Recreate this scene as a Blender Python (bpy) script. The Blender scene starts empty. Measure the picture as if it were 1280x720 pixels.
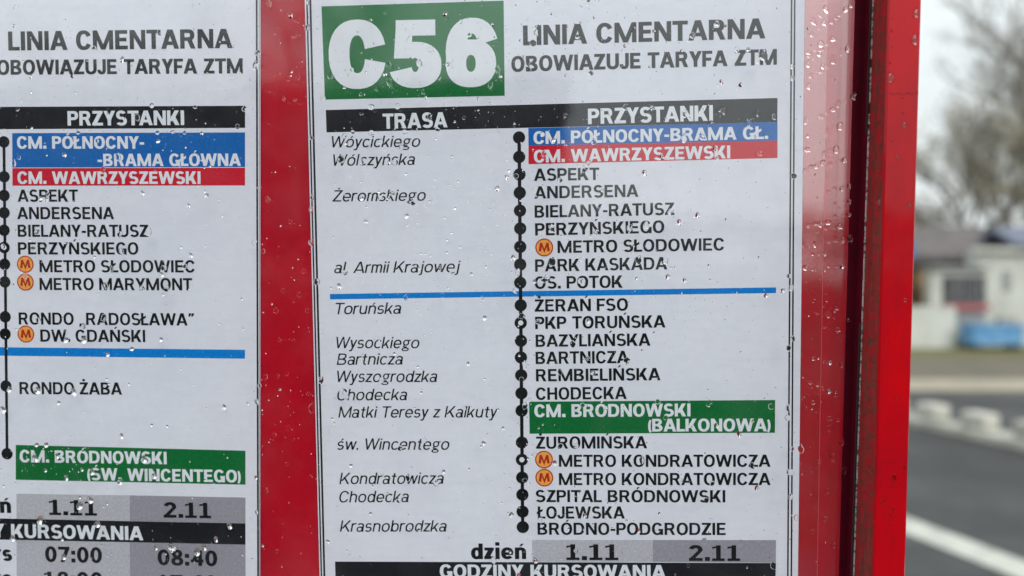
import bpy, math, random
from mathutils import Vector, Matrix
from mathutils.geometry import delaunay_2d_cdt
SC = bpy.context.scene
COL = SC.collection
R = math.radians
rnd = random.Random(56)

# ------------------------------------------------------------ camera, world, sun, exposure
EYE = Vector((0.0, 0.0, 1.5))
cd = bpy.data.cameras.new('camera'); cam = bpy.data.objects.new('camera', cd); COL.objects.link(cam)
cam.location = EYE; cam.rotation_euler = (R(90), 0, 0)
cd.sensor_width = 36.0; cd.lens = 26.0; cd.clip_start = 0.02; cd.clip_end = 2000
cd.dof.use_dof = True; cd.dof.focus_distance = 0.309; cd.dof.aperture_fstop = 4.7
SC.camera = cam

SUN_EL, SUN_AZ = 33.0, 158.0          # azimuth clockwise from +Y: high, behind the camera, a little to the right
world = bpy.data.worlds.new('World'); SC.world = world; world.use_nodes = True
wn, wl = world.node_tree.nodes, world.node_tree.links
bg = wn['Background']; bg.inputs['Strength'].default_value = 0.1
sky = wn.new('ShaderNodeTexSky'); sky.sky_type = 'NISHITA'; sky.sun_disc = False
sky.sun_elevation = R(SUN_EL); sky.sun_rotation = R(SUN_AZ)
tc = wn.new('ShaderNodeTexCoord')
mp = wn.new('ShaderNodeMapping'); mp.inputs['Scale'].default_value = (1.2, 1.2, 3.2)
nz = wn.new('ShaderNodeTexNoise'); nz.inputs['Scale'].default_value = 1.7; nz.inputs['Detail'].default_value = 5; nz.inputs['Roughness'].default_value = .55
rp = wn.new('ShaderNodeValToRGB')
rp.color_ramp.elements[0].position = .3; rp.color_ramp.elements[0].color = (6.0, 6.5, 6.6, 1)
rp.color_ramp.elements[1].position = .72; rp.color_ramp.elements[1].color = (6.9, 7.3, 7.25, 1)
mx = wn.new('ShaderNodeMix'); mx.data_type = 'RGBA'; mx.inputs[0].default_value = .96
wl.new(tc.outputs['Generated'], mp.inputs[0]); wl.new(mp.outputs[0], nz.inputs['Vector']); wl.new(nz.outputs['Fac'], rp.inputs[0])
wl.new(sky.outputs[0], mx.inputs[6]); wl.new(rp.outputs[0], mx.inputs[7]); # an overcast sky brightens steadily from the horizon to the zenith
sx = wn.new('ShaderNodeSeparateXYZ'); wl.new(tc.outputs['Generated'], sx.inputs[0])
gr = wn.new('ShaderNodeMapRange'); gr.inputs[1].default_value = 0; gr.inputs[2].default_value = 1; gr.inputs[3].default_value = 1.0; gr.inputs[4].default_value = 2.1
wl.new(sx.outputs[2], gr.inputs[0])
vm = wn.new('ShaderNodeVectorMath'); vm.operation = 'SCALE'; wl.new(mx.outputs[2], vm.inputs[0]); wl.new(gr.outputs[0], vm.inputs['Scale']); wl.new(vm.outputs[0], bg.inputs['Color'])

sl = bpy.data.lights.new('sun', 'SUN'); sun = bpy.data.objects.new('sun', sl); COL.objects.link(sun)
sl.energy = 1.5; sl.angle = R(34); sl.color = (1.0, .965, .92)
sd = Vector((math.sin(R(SUN_AZ)) * math.cos(R(SUN_EL)), math.cos(R(SUN_AZ)) * math.cos(R(SUN_EL)), math.sin(R(SUN_EL))))
sun.rotation_euler = (-sd).to_track_quat('-Z', 'Y').to_euler(); sun.location = (0, -3, 8)

vs = SC.view_settings; vs.view_transform = 'Standard'; vs.look = 'None'; vs.exposure = 0.2; vs.gamma = 1.0
SC.cycles.max_bounces = 10; SC.cycles.transparent_max_bounces = 12; SC.cycles.transmission_bounces = 8

# ------------------------------------------------------------ helpers
def mesh(name, verts, faces, mats=(), smooth=False):
    me = bpy.data.meshes.new(name); me.from_pydata([tuple(v) for v in verts], [], faces); me.update()
    for m in mats: me.materials.append(m)
    if smooth: me.polygons.foreach_set('use_smooth', [True] * len(me.polygons))
    return me

def obj(name, me, parent=None, label=None, cat=None, group=None, kind=None):
    o = bpy.data.objects.new(name, me); COL.objects.link(o)
    if parent: o.parent = parent
    if label: o['label'] = label
    if cat: o['category'] = cat
    if group: o['group'] = group
    if kind: o['kind'] = kind
    return o

class MB:
    """collects simple solids into one mesh"""
    def __init__(s): s.v = []; s.f = []
    def add(s, v, f):
        n = len(s.v); s.v += [Vector(x) for x in v]; s.f += [tuple(i + n for i in q) for q in f]; return s
    def box(s, x0, x1, y0, y1, z0, z1):
        return s.add([(x0,y0,z0),(x1,y0,z0),(x1,y1,z0),(x0,y1,z0),(x0,y0,z1),(x1,y0,z1),(x1,y1,z1),(x0,y1,z1)],
                     [(3,2,1,0),(4,5,6,7),(0,1,5,4),(1,2,6,5),(2,3,7,6),(3,0,4,7)])
    def prism(s, a, b):
        """closed solid between two matching loops"""
        n = len(a)
        return s.add(list(a) + list(b), [tuple(range(n))[::-1], tuple(range(n, 2*n))] + [(i, (i+1) % n, n + (i+1) % n, n + i) for i in range(n)])
    def tube(s, p0, p1, r0, r1, n=6):
        d = (Vector(p1) - Vector(p0)).normalized(); a = d.orthogonal().normalized(); b = d.cross(a)
        l0 = [Vector(p0) + (a*math.cos(2*math.pi*i/n) + b*math.sin(2*math.pi*i/n))*r0 for i in range(n)]
        l1 = [Vector(p1) + (a*math.cos(2*math.pi*i/n) + b*math.sin(2*math.pi*i/n))*r1 for i in range(n)]
        return s.prism(l0, l1)
    def build(s, name, mat, parent=None, smooth=False, **k):
        return obj(name, mesh(name, s.v, s.f, [mat] if mat else [], smooth), parent, **k)

def bevel(o, w, seg=2):
    m = o.modifiers.new('bevel', 'BEVEL'); m.width = w; m.segments = seg; m.limit_method = 'ANGLE'; return o

def mat(name, col, rough=.5, spec=.5, noise=None, bump=None, coat=0, metal=0, coat_ior=1.5, coat_rough=.05, detail=6):
    """noise = (scale, second colour, low, high); bump = (scale, strength, distance)"""
    m = bpy.data.materials.new(name); m.use_nodes = True; n, l = m.node_tree.nodes, m.node_tree.links
    b = n['Principled BSDF']; b.inputs['Base Color'].default_value = (*col, 1); b.inputs['Roughness'].default_value = rough
    b.inputs['Specular IOR Level'].default_value = spec; b.inputs['Metallic'].default_value = metal
    b.inputs['Coat Weight'].default_value = coat; b.inputs['Coat Roughness'].default_value = coat_rough; b.inputs['Coat IOR'].default_value = coat_ior
    t = n.new('ShaderNodeTexCoord')
    if noise:
        q = n.new('ShaderNodeTexNoise'); q.inputs['Scale'].default_value = noise[0]; q.inputs['Detail'].default_value = detail; q.inputs['Roughness'].default_value = .62
        r = n.new('ShaderNodeValToRGB'); r.color_ramp.elements[0].position = noise[2]; r.color_ramp.elements[1].position = noise[3]
        r.color_ramp.elements[0].color = (*col, 1); r.color_ramp.elements[1].color = (*noise[1], 1)
        l.new(t.outputs['Object'], q.inputs['Vector']); l.new(q.outputs['Fac'], r.inputs[0]); l.new(r.outputs[0], b.inputs['Base Color'])
    if bump:
        q = n.new('ShaderNodeTexNoise'); q.inputs['Scale'].default_value = bump[0]; q.inputs['Detail'].default_value = 5
        u = n.new('ShaderNodeBump'); u.inputs['Strength'].default_value = bump[1]; u.inputs['Distance'].default_value = bump[2]
        l.new(t.outputs['Object'], q.inputs['Vector']); l.new(q.outputs['Fac'], u.inputs['Height']); l.new(u.outputs[0], b.inputs['Normal'])
    return m

def add_layer(m, scale, col, lo, hi, stretch=(1, 1, 1), amount=1.0):
    """wear or dirt with a shape of its own, mixed over the base colour"""
    n, l = m.node_tree.nodes, m.node_tree.links; b = n['Principled BSDF']
    t = n.new('ShaderNodeTexCoord'); mpn = n.new('ShaderNodeMapping'); mpn.inputs['Scale'].default_value = stretch
    q = n.new('ShaderNodeTexNoise'); q.inputs['Scale'].default_value = scale; q.inputs['Detail'].default_value = 8; q.inputs['Roughness'].default_value = .7
    r = n.new('ShaderNodeMapRange'); r.inputs[1].default_value = lo; r.inputs[2].default_value = hi; r.inputs[4].default_value = amount
    x = n.new('ShaderNodeMix'); x.data_type = 'RGBA'; x.inputs[7].default_value = (*col, 1)
    l.new(t.outputs['Object'], mpn.inputs[0]); l.new(mpn.outputs[0], q.inputs['Vector']); l.new(q.outputs['Fac'], r.inputs[0]); l.new(r.outputs[0], x.inputs[0])
    if b.inputs['Base Color'].is_linked: l.new(b.inputs['Base Color'].links[0].from_socket, x.inputs[6])
    else: x.inputs[6].default_value = b.inputs['Base Color'].default_value
    l.new(x.outputs[2], b.inputs['Base Color'])
    return m
# ------------------------------------------------------------ the street: ground, road, verge
M_GROUND = mat('bare_ground', (.17, .15, .115), .9, .2, noise=(1.2, (.12, .108, .085), .35, .65), bump=(8, .4, .02))
M_PATH = mat('pale_path', (.38, .34, .27), .85, .2, noise=(1.5, (.26, .235, .19), .4, .7), bump=(20, .3, .01))
M_VERGE = mat('dry_grass', (.13, .13, .06), .95, .1, noise=(2.5, (.20, .17, .09), .4, .65), bump=(30, .6, .03))
M_ROAD = mat('wet_asphalt', (.044, .046, .046), .7, .2, noise=(.9, (.058, .060, .060), .35, .7), bump=(120, .3, .006))
add_layer(M_ROAD, .55, (.085, .09, .094), .45, .65, (1, 1, 1), .8)
add_layer(M_ROAD, 3.0, (.034, .035, .036), .5, .7, (1, 1, 1), .7)
M_WHITE = mat('road_paint', (.50, .50, .45), .6, .3, noise=(7, (.28, .28, .26), .48, .72))
M_KERB = mat('concrete_kerb', (.36, .36, .35), .8, .3, noise=(7, (.27, .27, .26), .4, .7), bump=(60, .4, .005))
M_SLAB = mat('wet_paving', (.075, .075, .074), .6, .3, noise=(4, (.055, .055, .054), .4, .7), bump=(70, .3, .004))
M_CONC = mat('painted_concrete', (.52, .51, .45), .75, .3, noise=(5, (.28, .27, .24), .45, .75), bump=(50, .3, .006))
def sheet(name, m, pts, z, label=None, thick=.003):
    a = [(x, y, z) for x, y in pts]; b = [(x, y, z - thick) for x, y in pts]
    return MB().prism(b, a).build(name, m, kind='structure', label=label)
MB().add([(-900,-900,0),(900,-900,0),(900,900,0),(-900,900,0)], [(0,1,2,3)]).build('ground', M_GROUND, kind='structure')
DX, DY = .28, -.96
def along(x, y, k, off=0): return (x + DX*k - DY*off, y + DY*k + DX*off)     # off: metres to the right of the line
KX, KY = 1.05, 5.0                                    # kerb line
sheet('road', M_ROAD, [along(KX, KY, 60), along(KX, KY, 60, 14), along(KX, KY, 8, 14), (14, 10.55), (-30, 10.4), along(KX, KY, -5.2)][::1], .004)
sheet('footpath', M_PATH, [(-40, 10.62), (60, 10.9), (60, 12.3), (-40, 11.95)], .008)
sheet('verge', M_VERGE, [(-60, 16.0), (60, 16.0), (60, 19.6), (-60, 19.6)], .006)
sheet('road_marking', M_WHITE, [along(2.57, 4.83, -9, .0), along(2.57, 4.83, -9, -.26), along(2.57, 4.83, 40, -.26), along(2.57, 4.83, 40, .0)][::-1], .010)
# pavement of the stop, raised behind its kerbstones
pv = [along(KX, KY, -5, -.15), along(KX, KY, -5, -9), along(KX, KY, 60, -9), along(KX, KY, 60, -.15)]
MB().prism([(x, y, -.02) for x, y in pv], [(x, y, .115) for x, y in pv]).build('pavement', M_SLAB, kind='structure')
kst = None
kerb = obj('kerb', None, kind='structure')
for i in range(26):
    k = -5 + i; c = [along(KX, KY, k, -.146), along(KX, KY, k, 0), along(KX, KY, k + .985, 0), along(KX, KY, k + .985, -.146)]
    MB().prism([(x, y, -.02) for x, y in c], [(x, y, .12) for x, y in c]).build('kerbstone', M_KERB, kerb)

# low painted concrete divider with upright blocks
bar = obj('road_divider', None, label='low whitewashed concrete divider with upright blocks along the road edge', cat='road divider')
BXx, BYy = 4.34, 7.93; bar.location = (BXx, BYy, 0)
def bx(k0, k1, w0, w1, z0, z1, name, m=M_CONC):
    c = [Vector((*along(BXx, BYy, k, o), 0)) - bar.location for k, o in ((k0, w0), (k0, w1), (k1, w1), (k1, w0))]
    o = MB().prism([(p.x, p.y, z0) for p in c], [(p.x + 0, p.y, z1) for p in c]).build(name, m, bar); bevel(o, .02, 2)
bx(-2.6, 6.4, 0, .30, .0, .10, 'base')
for i in range(-4, 11):
    k = .57*i + .06; bx(k - .13, k + .13, .04, .26, .101, .26, 'block')

# ------------------------------------------------------------ buildings across the way
M_WALLW = mat('whitewash', (.58, .60, .56), .8, .3, noise=(1.1, (.42, .43, .39), .4, .7), bump=(25, .2, .006))
M_WALLT = mat('brown_render', (.36, .23, .11), .8, .3, noise=(2, (.22, .14, .075), .4, .7))
M_ROOF1 = mat('grey_brown_roofing', (.15, .135, .135), .75, .3, noise=(3, (.10, .09, .09), .4, .7), bump=(20, .4, .02))
M_ROOF2 = mat('slate_blue_roofing', (.15, .17, .235), .65, .4, noise=(3, (.13, .14, .175), .4, .7), bump=(20, .4, .02))
M_TRIM = mat('dark_trim', (.05, .048, .045), .6)
M_GLASS = mat('dark_window_glass', (.03, .032, .04), .12, .6, noise=(2.5, (.10, .105, .115), .4, .7))
M_REDP = mat('faded_red_board', (.38, .12, .12), .7)
M_GREYP = mat('grey_panel', (.30, .31, .31), .7)
M_BLUE = mat('blue_plastic', (.05, .25, .55), .45, noise=(4, (.22, .38, .52), .4, .7))
def gable(m, x0, x1, y0, y1, ze, zr, over=.25, th=.12):
    ym = (y0 + y1) / 2
    for a in (0, 1):
        ya = y0 - over if a == 0 else y1 + over
        m.prism([(x0-over, ya, ze-.1), (x1+over, ya, ze-.1), (x1+over, ym, zr), (x0-over, ym, zr)], [(x0-over, ya, ze-.1+th), (x1+over, ya, ze-.1+th), (x1+over, ym, zr+th), (x0-over, ym, zr+th)])
    return m
def shifted(o_list, origin):
    for o in o_list:
        for v in o.data.vertices: v.co -= Vector(origin)
h1 = obj('small_house', None, label='low brown-walled house with grey-brown pitched roof beside the red frame', cat='house'); O1 = (9.6, 19.8, 0); h1.location = O1
parts = [MB().prism([(7.2,19.8,0),(12.6,19.8,0),(12.6,21.4,0),(7.2,21.4,0)], [(7.2,19.8,2.3),(12.6,19.8,2.3),(12.6,21.4,2.3),(7.2,21.4,2.3)]).build('wall', M_WALLT, h1),
         gable(MB(), 7.2, 12.8, 19.8, 21.4, 2.35, 3.1).build('roof', M_ROOF1, h1),
         MB().box(7.0, 12.4, 19.50, 19.56, 2.08, 2.22).build('fascia', M_TRIM, h1),
         MB().box(10.60, 10.74, 19.70, 19.798, .05, 2.05).build('door_frame', M_TRIM, h1),
         MB().box(10.76, 11.35, 19.74, 19.797, .05, 1.98).build('door', M_WALLT, h1)]
shifted(parts, O1)
h2 = obj('white_house', None, label='low white-walled building with slate blue roof at the right edge', cat='house'); O2 = (15, 19.0, 0); h2.location = O2
parts = [MB().box(11.95, 18.5, 19.0, 20.4, 0, 2.42).build('wall', M_WALLW, h2),
         gable(MB(), 12.95, 18.6, 18.95, 20.4, 2.64, 3.0, .2).build('roof', M_ROOF2, h2),
         MB().box(11.75, 18.7, 18.80, 18.99, 2.42, 2.54).build('eave_board', M_WALLW, h2),
         MB().box(12.62, 12.80, 18.94, 18.998, 1.45, 1.95).build('vent', M_GREYP, h2),
         MB().box(12.45, 12.9, 18.90, 18.998, .45, .75).build('meter_box', M_GREYP, h2)]
wf = MB().box(14.3, 15.4, 18.93, 18.998, 1.0, 1.95).build('window', M_WALLW, h2); wp = MB().box(14.38, 15.32, 18.91, 18.929, 1.08, 1.87).build('pane', M_GLASS, wf)
shifted(parts + [wf, wp], O2)
kk = obj('sales_kiosk', None, label='small pale kiosk with dark window and faded red board between the houses', cat='kiosk'); O3 = (11.2, 18.6, 0); kk.location = O3
parts = [MB().box(10.57, 11.9, 18.62, 18.98, .05, 1.98).build('body', M_WALLW, kk),
         MB().box(10.85, 11.88, 18.55, 18.618, 1.12, 1.80).build('window', M_GLASS, kk),
         MB().box(10.80, 11.92, 18.40, 18.617, .95, 1.10).build('red_board', M_REDP, kk),
         MB().box(10.9, 11.88, 18.56, 18.618, .62, .94).build('counter_front', M_GREYP, kk),
         MB().box(10.5, 12.0, 18.45, 19.05, 1.985, 2.05).build('roof', M_GREYP, kk)]
for i in range(3): parts.append(MB().box(11.08 + .26*i, 11.11 + .26*i, 18.535, 18.549, 1.12, 1.80).build('glazing_bar', M_GREYP, kk))
shifted(parts, O3)
bb = obj('storage_box', None, label='blue plastic storage box on dark feet in front of the kiosk', cat='storage box'); O4 = (11.65, 18.0, 0); bb.location = O4
parts = [MB().box(11.05, 12.25, 17.7, 18.25, .14, .56).build('bin_body', M_BLUE, bb), MB().box(11.02, 12.28, 17.67, 18.28, .561, .62).build('lid', M_BLUE, bb)]
for sx in (11.1, 12.08): parts.append(MB().box(sx, sx+.12, 17.72, 18.2, .008, .139).build('foot', M_TRIM, bb))
shifted(parts, O4)
sg = obj('blue_sign', None, label='small blue sign board by the house eave next to the red frame', cat='sign'); sg.location = (10.35, 19.3, 0)
parts = [MB().box(10.22, 10.48, 19.30, 19.33, 2.28, 2.72).build('plate', mat('sign_blue', (.05, .16, .46), .5), sg), MB().box(10.33, 10.37, 19.34, 19.38, 0, 2.7).build('pole', M_GREYP, sg)]
shifted(parts, (10.35, 19.3, 0))
lw = MB(); lw.box(8.0, 10.98, 18.3, 18.45, 0, 1.05); o = lw.build('low_wall', M_WALLW, label='low white garden wall in front of the brown house', cat='wall')

# ------------------------------------------------------------ trees
M_BARK = mat('bark', (.17, .155, .13), .9, .2, noise=(6, (.24, .225, .2), .4, .7))
M_LEAF = mat('olive_leaves', (.19, .175, .10), .8, .2, noise=(1.1, (.29, .25, .15), .35, .65))
def tree(x, y, h, spread, seed, label, leafy=1200, depth=5, low=.25, leaf=.09, group='bare trees beyond the houses', clear=1.0):
    r_ = random.Random(seed); root = obj('tree', None, label=label, cat='tree', group=group); root.location = (x, y, 0)
    tr, br, tips = MB(), MB(), []
    def grow(p, d, L, rad, lev):
        n = 3; q = p
        for i in range(n):
            d2 = (d + Vector((r_.uniform(-1,1), r_.uniform(-1,1), r_.uniform(-.4,.8)))*.16).normalized(); q2 = q + d2*(L/n)
            (tr if lev == 0 else br).tube(q, q2, rad*(1-.28*i/n), rad*(1-.28*(i+1)/n), 7 if lev < 2 else (4 if lev < 3 else 3))
            q, d = q2, d2
            if lev >= 1 and lev < depth and r_.random() < .75:
                s = (d + Vector((r_.uniform(-1,1), r_.uniform(-1,1), r_.uniform(-.3,.6)))*1.0).normalized(); grow(q, s, L*.55, rad*.42, lev + 1)
        if lev < depth:
            for i in range(r_.choice((2, 3, 3)) if lev else 5):
                s = (d*.8 + Vector((r_.uniform(-1,1)*spread, r_.uniform(-1,1)*spread, r_.uniform(-.1,.7)))).normalized(); grow(q, s, L*r_.uniform(.6,.8), rad*.56, lev + 1)
        if lev >= depth - 1: tips.append((q, d))
    grow(Vector((0,0,0)), Vector((0,0,1)), h*low, h*.011, 0)
    tr.build('trunk', M_BARK, root, smooth=True); br.build('branches', M_BARK, root)
    if leafy:
        lv = MB()
        for _ in range(leafy):
            p, d = r_.choice(tips); p = p + Vector((r_.gauss(0,.28), r_.gauss(0,.28), r_.gauss(0,.25))); s = leaf*r_.uniform(.6,1.4)
            a = Vector((r_.gauss(0,1), r_.gauss(0,1), r_.gauss(0,1))).normalized(); b = a.orthogonal().normalized(); lv.add([p-a*s, p-b*s*.5, p+a*s, p+b*s*.5], [(0,1,2,3)])
        lv.build('crown', M_LEAF, root)
    return root
tree(23.6, 31.5, 22, .9, 5, 'tall thinly leaved tree behind the white house, reaching the top right corner', 1300, 5, leaf=.10)
tree(17.6, 28.0, 13.0, .95, 11, 'shorter olive-brown tree behind the gap between the two roofs', 1000, 5, leaf=.13)
tree(18.3, 33.0, 8.5, .9, 17, 'small olive tree just clear of the red frame behind the brown house', 900, 5, leaf=.12)
tree(21.0, 31.0, 12.5, .9, 23, 'bushy olive-brown tree behind the slate blue roof', 1000, 5, leaf=.13)

# ------------------------------------------------------------ objects added behind the camera to darken reflections in the pane; otherwise unseen
M_BRICK = mat('dark_render', (.09, .085, .08), .85, .3, noise=(1, (.065, .06, .06), .4, .7))
ab = obj('added_block', None, label='added dark apartment block behind the camera, blocking sky from the pane reflection', cat='added building'); O5 = (-20, -27, 0); ab.location = O5  # added to keep sky out of the middle and left of the reflection
parts = [MB().box(-48, -.9, -36, -27, 0, 6.4).build('wall', M_BRICK, ab), MB().box(-48.3, -.6, -36.3, -26.7, 6.401, 6.75).build('roof', M_ROOF1, ab)]
for f_ in range(2):
    for i in range(13):
        x = -46 + 3.4*i; z = 1.2 + 2.9*f_
        wf = MB().box(x, x+1.6, -26.99, -26.93, z, z+1.4).build('window', M_GREYP, ab); wp = MB().box(x+.1, x+1.5, -26.925, -26.9, z+.1, z+1.3).build('pane', M_GLASS, wf); parts += [wf, wp]
shifted(parts, O5)
M_ADDED_HEDGE = mat('added_hedge_leaves', (.035, .05, .022), .8, .2, noise=(2, (.06, .07, .03), .4, .7))
hb = MB(); r_ = random.Random(4)
hb.box(-7, 7, -3.1, -2.6, .118, 1.25)
for _ in range(16000):
    p = Vector((r_.uniform(-7.2, 7.2), r_.uniform(-3.25, -2.35), r_.uniform(.13, 1.52))); p.z += .05*math.sin(p.x*2.1) + .04*math.sin(p.x*5.3)
    s = r_.uniform(.025, .055); a = Vector((r_.gauss(0,1), r_.gauss(0,1), r_.gauss(0,1))).normalized(); b = a.orthogonal().normalized(); hb.add([p-a*s, p-b*s*.6, p+a*s, p+b*s*.6], [(0,1,2,3)])
hb.build('added_hedge', M_ADDED_HEDGE, label='added dark leafy screen behind the camera, darkening the pane reflection', cat='added_hedge')  # added so the lower part of the pane reflects something dark
tree(-7.5, -19, 12, .9, 31, 'added bare tree, otherwise unseen, dimming the sky reflected in the pane', 0, 5, group='added trees behind the camera')  # this tree and the next are added to dim the reflected sky
tree(-14.5, -20, 11, .9, 37, 'second added bare tree, otherwise unseen, dimming the sky reflected in the pane', 0, 5, group='added trees behind the camera')
# ------------------------------------------------------------ lettering: a news-gothic alphabet drawn from strokes
# every glyph is a list of convex polygons in cap-height units; the union is triangulated once per weight
def rect(x0, y0, x1, y1): return [[(x0,y0),(x1,y0),(x1,y1),(x0,y1)]]
def diag(x0, y0, x1, y1, w):                     # parallelogram, w = horizontal width, x = its left side
    return [[(x0,y0),(x0+w,y0),(x1+w,y1),(x1,y1)]] if y1 > y0 else [[(x1,y1),(x1+w,y1),(x0+w,y0),(x0,y0)]]
def arc(cx, cy, rx, ry, a0, a1, s, t, p=2.25, taper=None):
    n = max(5, int(abs(a1 - a0) / 12)); out = []; prev = None
    for i in range(n + 1):
        k = i / n; a = math.radians(a0 + (a1 - a0) * k); c, d = math.cos(a), math.sin(a)
        e = 2.0 / p
        ux = math.copysign(abs(c) ** e, c); uy = math.copysign(abs(d) ** e, d)
        f = 1.0 if taper is None else taper[0] + (taper[1] - taper[0]) * k
        o = (cx + rx * ux, cy + ry * uy); q = (cx + (rx - s*f) * ux, cy + (ry - t*f) * uy)
        if prev: out.append([prev[0], o, q, prev[1]])
        prev = (o, q)
    return out
def glyph(ch, s, t):
    O = .015; A = lambda *a, **k: arc(*a, **k)
    cut = 13 if s > .25 else 27
    if ch in 'ĄŃÓŚŻŁąńóśżł':
        base = {'Ą':'A','Ń':'N','Ó':'O','Ś':'S','Ż':'Z','Ł':'L','ą':'a','ń':'n','ó':'o','ś':'s','ż':'z','ł':'l'}[ch]
        g, w = glyph(base, s, t); g = list(g); top = 1.0 if base.isupper() else .74
        if ch in 'ŃÓŚńóś': c = w/2; g += [[(c-.06,top+.07),(c+.04,top+.07),(c+.2,top+.24),(c+.04,top+.24)]]
        elif ch in 'Żż': c = w/2; g += rect(c-s*.5, top+.08, c+s*.5, top+.08+s*.9)
        elif ch == 'Ł': g += [[(-.09,.34),(-.09,.34+t*1.1),(s+.2,.62+t*1.1),(s+.2,.62)][::-1]]
        elif ch == 'ł': g += [[(-.09,.40),(-.09,.40+t),(s+.1,.58+t),(s+.1,.58)][::-1]]
        elif ch in 'Ąą': g += arc(w-.03, -.11, .17, .15, 95, 275, s*.5, t*.6)
        return g, w
    if ch == ' ': return [], .46
    if ch == 'A':
        w = .88+s*.3; m = w/2; q = s*1.08; f = s*.62
        return diag(0,0,m-f,1,q) + diag(w-q,0,m+f-q,1,q) + rect(m-f,.9,m+f,1) + rect(.22,.2,w-.22,.2+t*.95), w
    if ch == 'B':
        w = .78; return rect(0,0,s,1)+rect(s*.5,1-t,.42,1)+rect(s*.5,0,.42,t)+rect(s*.5,.5-t*.42,.42,.5+t*.5)+A(.42,.745,.3,.255,-90,90,s*.95,t)+A(.42,.27,.35,.27,-90,90,s,t), w
    if ch in 'CG':
        w = .82; g = A(.42,.5,.42,.5+O,cut if ch=='C' else 34,360-(cut if ch=='C' else 62),s*1.02,t)
        if ch == 'G': w = .86; g += rect(w-s,.0,w,.5)[0:1] + rect(.5,.5-t,w,.5) + A(.42,.5,.42,.5+O,290,330,s,t)
        return g, w
    if ch == 'D':
        w = .84; return rect(0,0,s,1)+rect(s*.5,1-t,.4,1)+rect(s*.5,0,.4,t)+A(.4,.5,.44,.5,-90,90,s,t,2.35), w
    if ch == 'E': return rect(0,0,s,1)+rect(s*.5,1-t,.66,1)+rect(s*.5,0,.68,t)+rect(s*.5,.5-t*.45,.61,.5+t*.55), .68
    if ch == 'F': return rect(0,0,s,1)+rect(s*.5,1-t,.64,1)+rect(s*.5,.46-t*.45,.58,.46+t*.55), .64
    if ch == 'H': return rect(0,0,s,1)+rect(.8-s,0,.8,1)+rect(s*.5,.5-t*.45,.8-s*.5,.5+t*.55), .8
    if ch == 'I': return rect(0,0,s,1), s
    if ch == 'J': return rect(.56-s,.3,.56,1)+A(.26,.3,.3,.3+O,180,360,s,t), .56
    if ch == 'K': return rect(0,0,s,1)+diag(s*.6,.28,.8-s*1.15,1,s*1.25)+diag(.86-s*.1-s*1.2,0,.25,.62,s*1.25), .86
    if ch == 'L': return rect(0,0,s,1)+rect(s*.5,0,.62,t), .62
    if ch == 'M':
        w = 1.0+s*.4; q = s*.98
        return rect(0,0,s*.94,1)+rect(w-s*.94,0,w,1)+diag(0,1,w/2-q*.5,0,q*1.02)+diag(w-q*1.02,1,w/2-q*.5,0,q*1.02), w
    if ch == 'N': w = .84; return rect(0,0,s*.96,1)+rect(w-s*.96,0,w,1)+diag(0,1,w-s*1.1,0,s*1.1), w
    if ch == 'O': return A(.435,.5,.435,.5+O,0,360,s*1.02,t), .87
    if ch == 'P': return rect(0,0,s,1)+rect(s*.5,1-t,.42,1)+rect(s*.5,.38,.42,.38+t)+A(.42,.69,.32,.31,-90,90,s,t), .74
    if ch == 'R': return rect(0,0,s,1)+rect(s*.5,1-t,.44,1)+rect(s*.5,.4,.46,.4+t)+A(.44,.70,.32,.30,-90,90,s,t)+diag(.82-s*1.12,0,.36,.46,s*1.1), .82
    if ch == 'S':
        ru = (.5+t/2)/2
        return A(.37,1+O-ru-O/2,.35,ru+O/2,28,270,s*.98,t,2.15)+A(.38,ru-O/2,.38,ru+O/2,90,-152,s,t,2.15), .76
    if ch == 'T': return rect(.38-s/2,0,.38+s/2,1)+rect(0,1-t,.76,1), .76
    if ch == 'U': return rect(0,.36,s,1)+rect(.8-s,.36,.8,1)+A(.4,.36,.4,.36+O,180,360,s,t), .8
    if ch == 'V': return diag(.4-s*.5,0,0,1,s*1.1)+diag(.4-s*.5,0,.84-s*1.1,1,s*1.1), .84
    if ch == 'W':
        q = s*1.0; w = 1.2+s*.5; a = w*.27-q*.5; b = w*.73-q*.5; m = w/2-q*.5
        return diag(a,0,0,1,q)+diag(a,0,m,1,q)+diag(b,0,m,1,q)+diag(b,0,w-q,1,q), w
    if ch == 'Y': w=.82; return rect(w/2-s/2,0,w/2+s/2,.45)+diag(w/2-s*.5,.38,0,1,s*1.14)+diag(w/2-s*.64,.38,w-s*1.14,1,s*1.14), w
    if ch == 'Z': return rect(.02,1-t,.72,1)+rect(0,0,.74,t)+diag(0,t*.6,.72-s*1.3,1-t*.6,s*1.3), .74
    if ch == '.': return rect(0,0,s*1.08,s*1.08), s*1.08
    if ch == ':': return rect(0,0,s*1.08,s*1.08)+rect(0,.5,s*1.08,.5+s*1.08), s*1.08
    if ch == '-': return rect(0,.33,.36,.33+t), .36
    if ch == '(': return A(.42,.42,.42,.66,130,230,s*.8,t*.5), .2
    if ch == ')': g = A(-.22,.42,.42,.66,-50,50,s*.8,t*.5); return g, .2
    if ch in '„”':
        y = -.16 if ch == '„' else .72; g = []
        for x in (0, .24): g += [[(x,y),(x+s*.5,y),(x+s*1.1,y+.16),(x+s*1.1,y+.28),(x+.04,y+.28)]]
        return g, .24+s*1.1
    if ch in '0': return A(.36,.5,.36,.5+O,0,360,s*1.02,t,2.1), .72
    if ch == '1': return rect(.34-s/2,0,.34+s/2,1)+rect(.02,0,.66,t*.85)+[[(.02,.77),(.34-s*.4,.83),(.34+s/2,1),(.34-s/2+.02,1),(.25,.93),(.02,.9)]], .68
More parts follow.
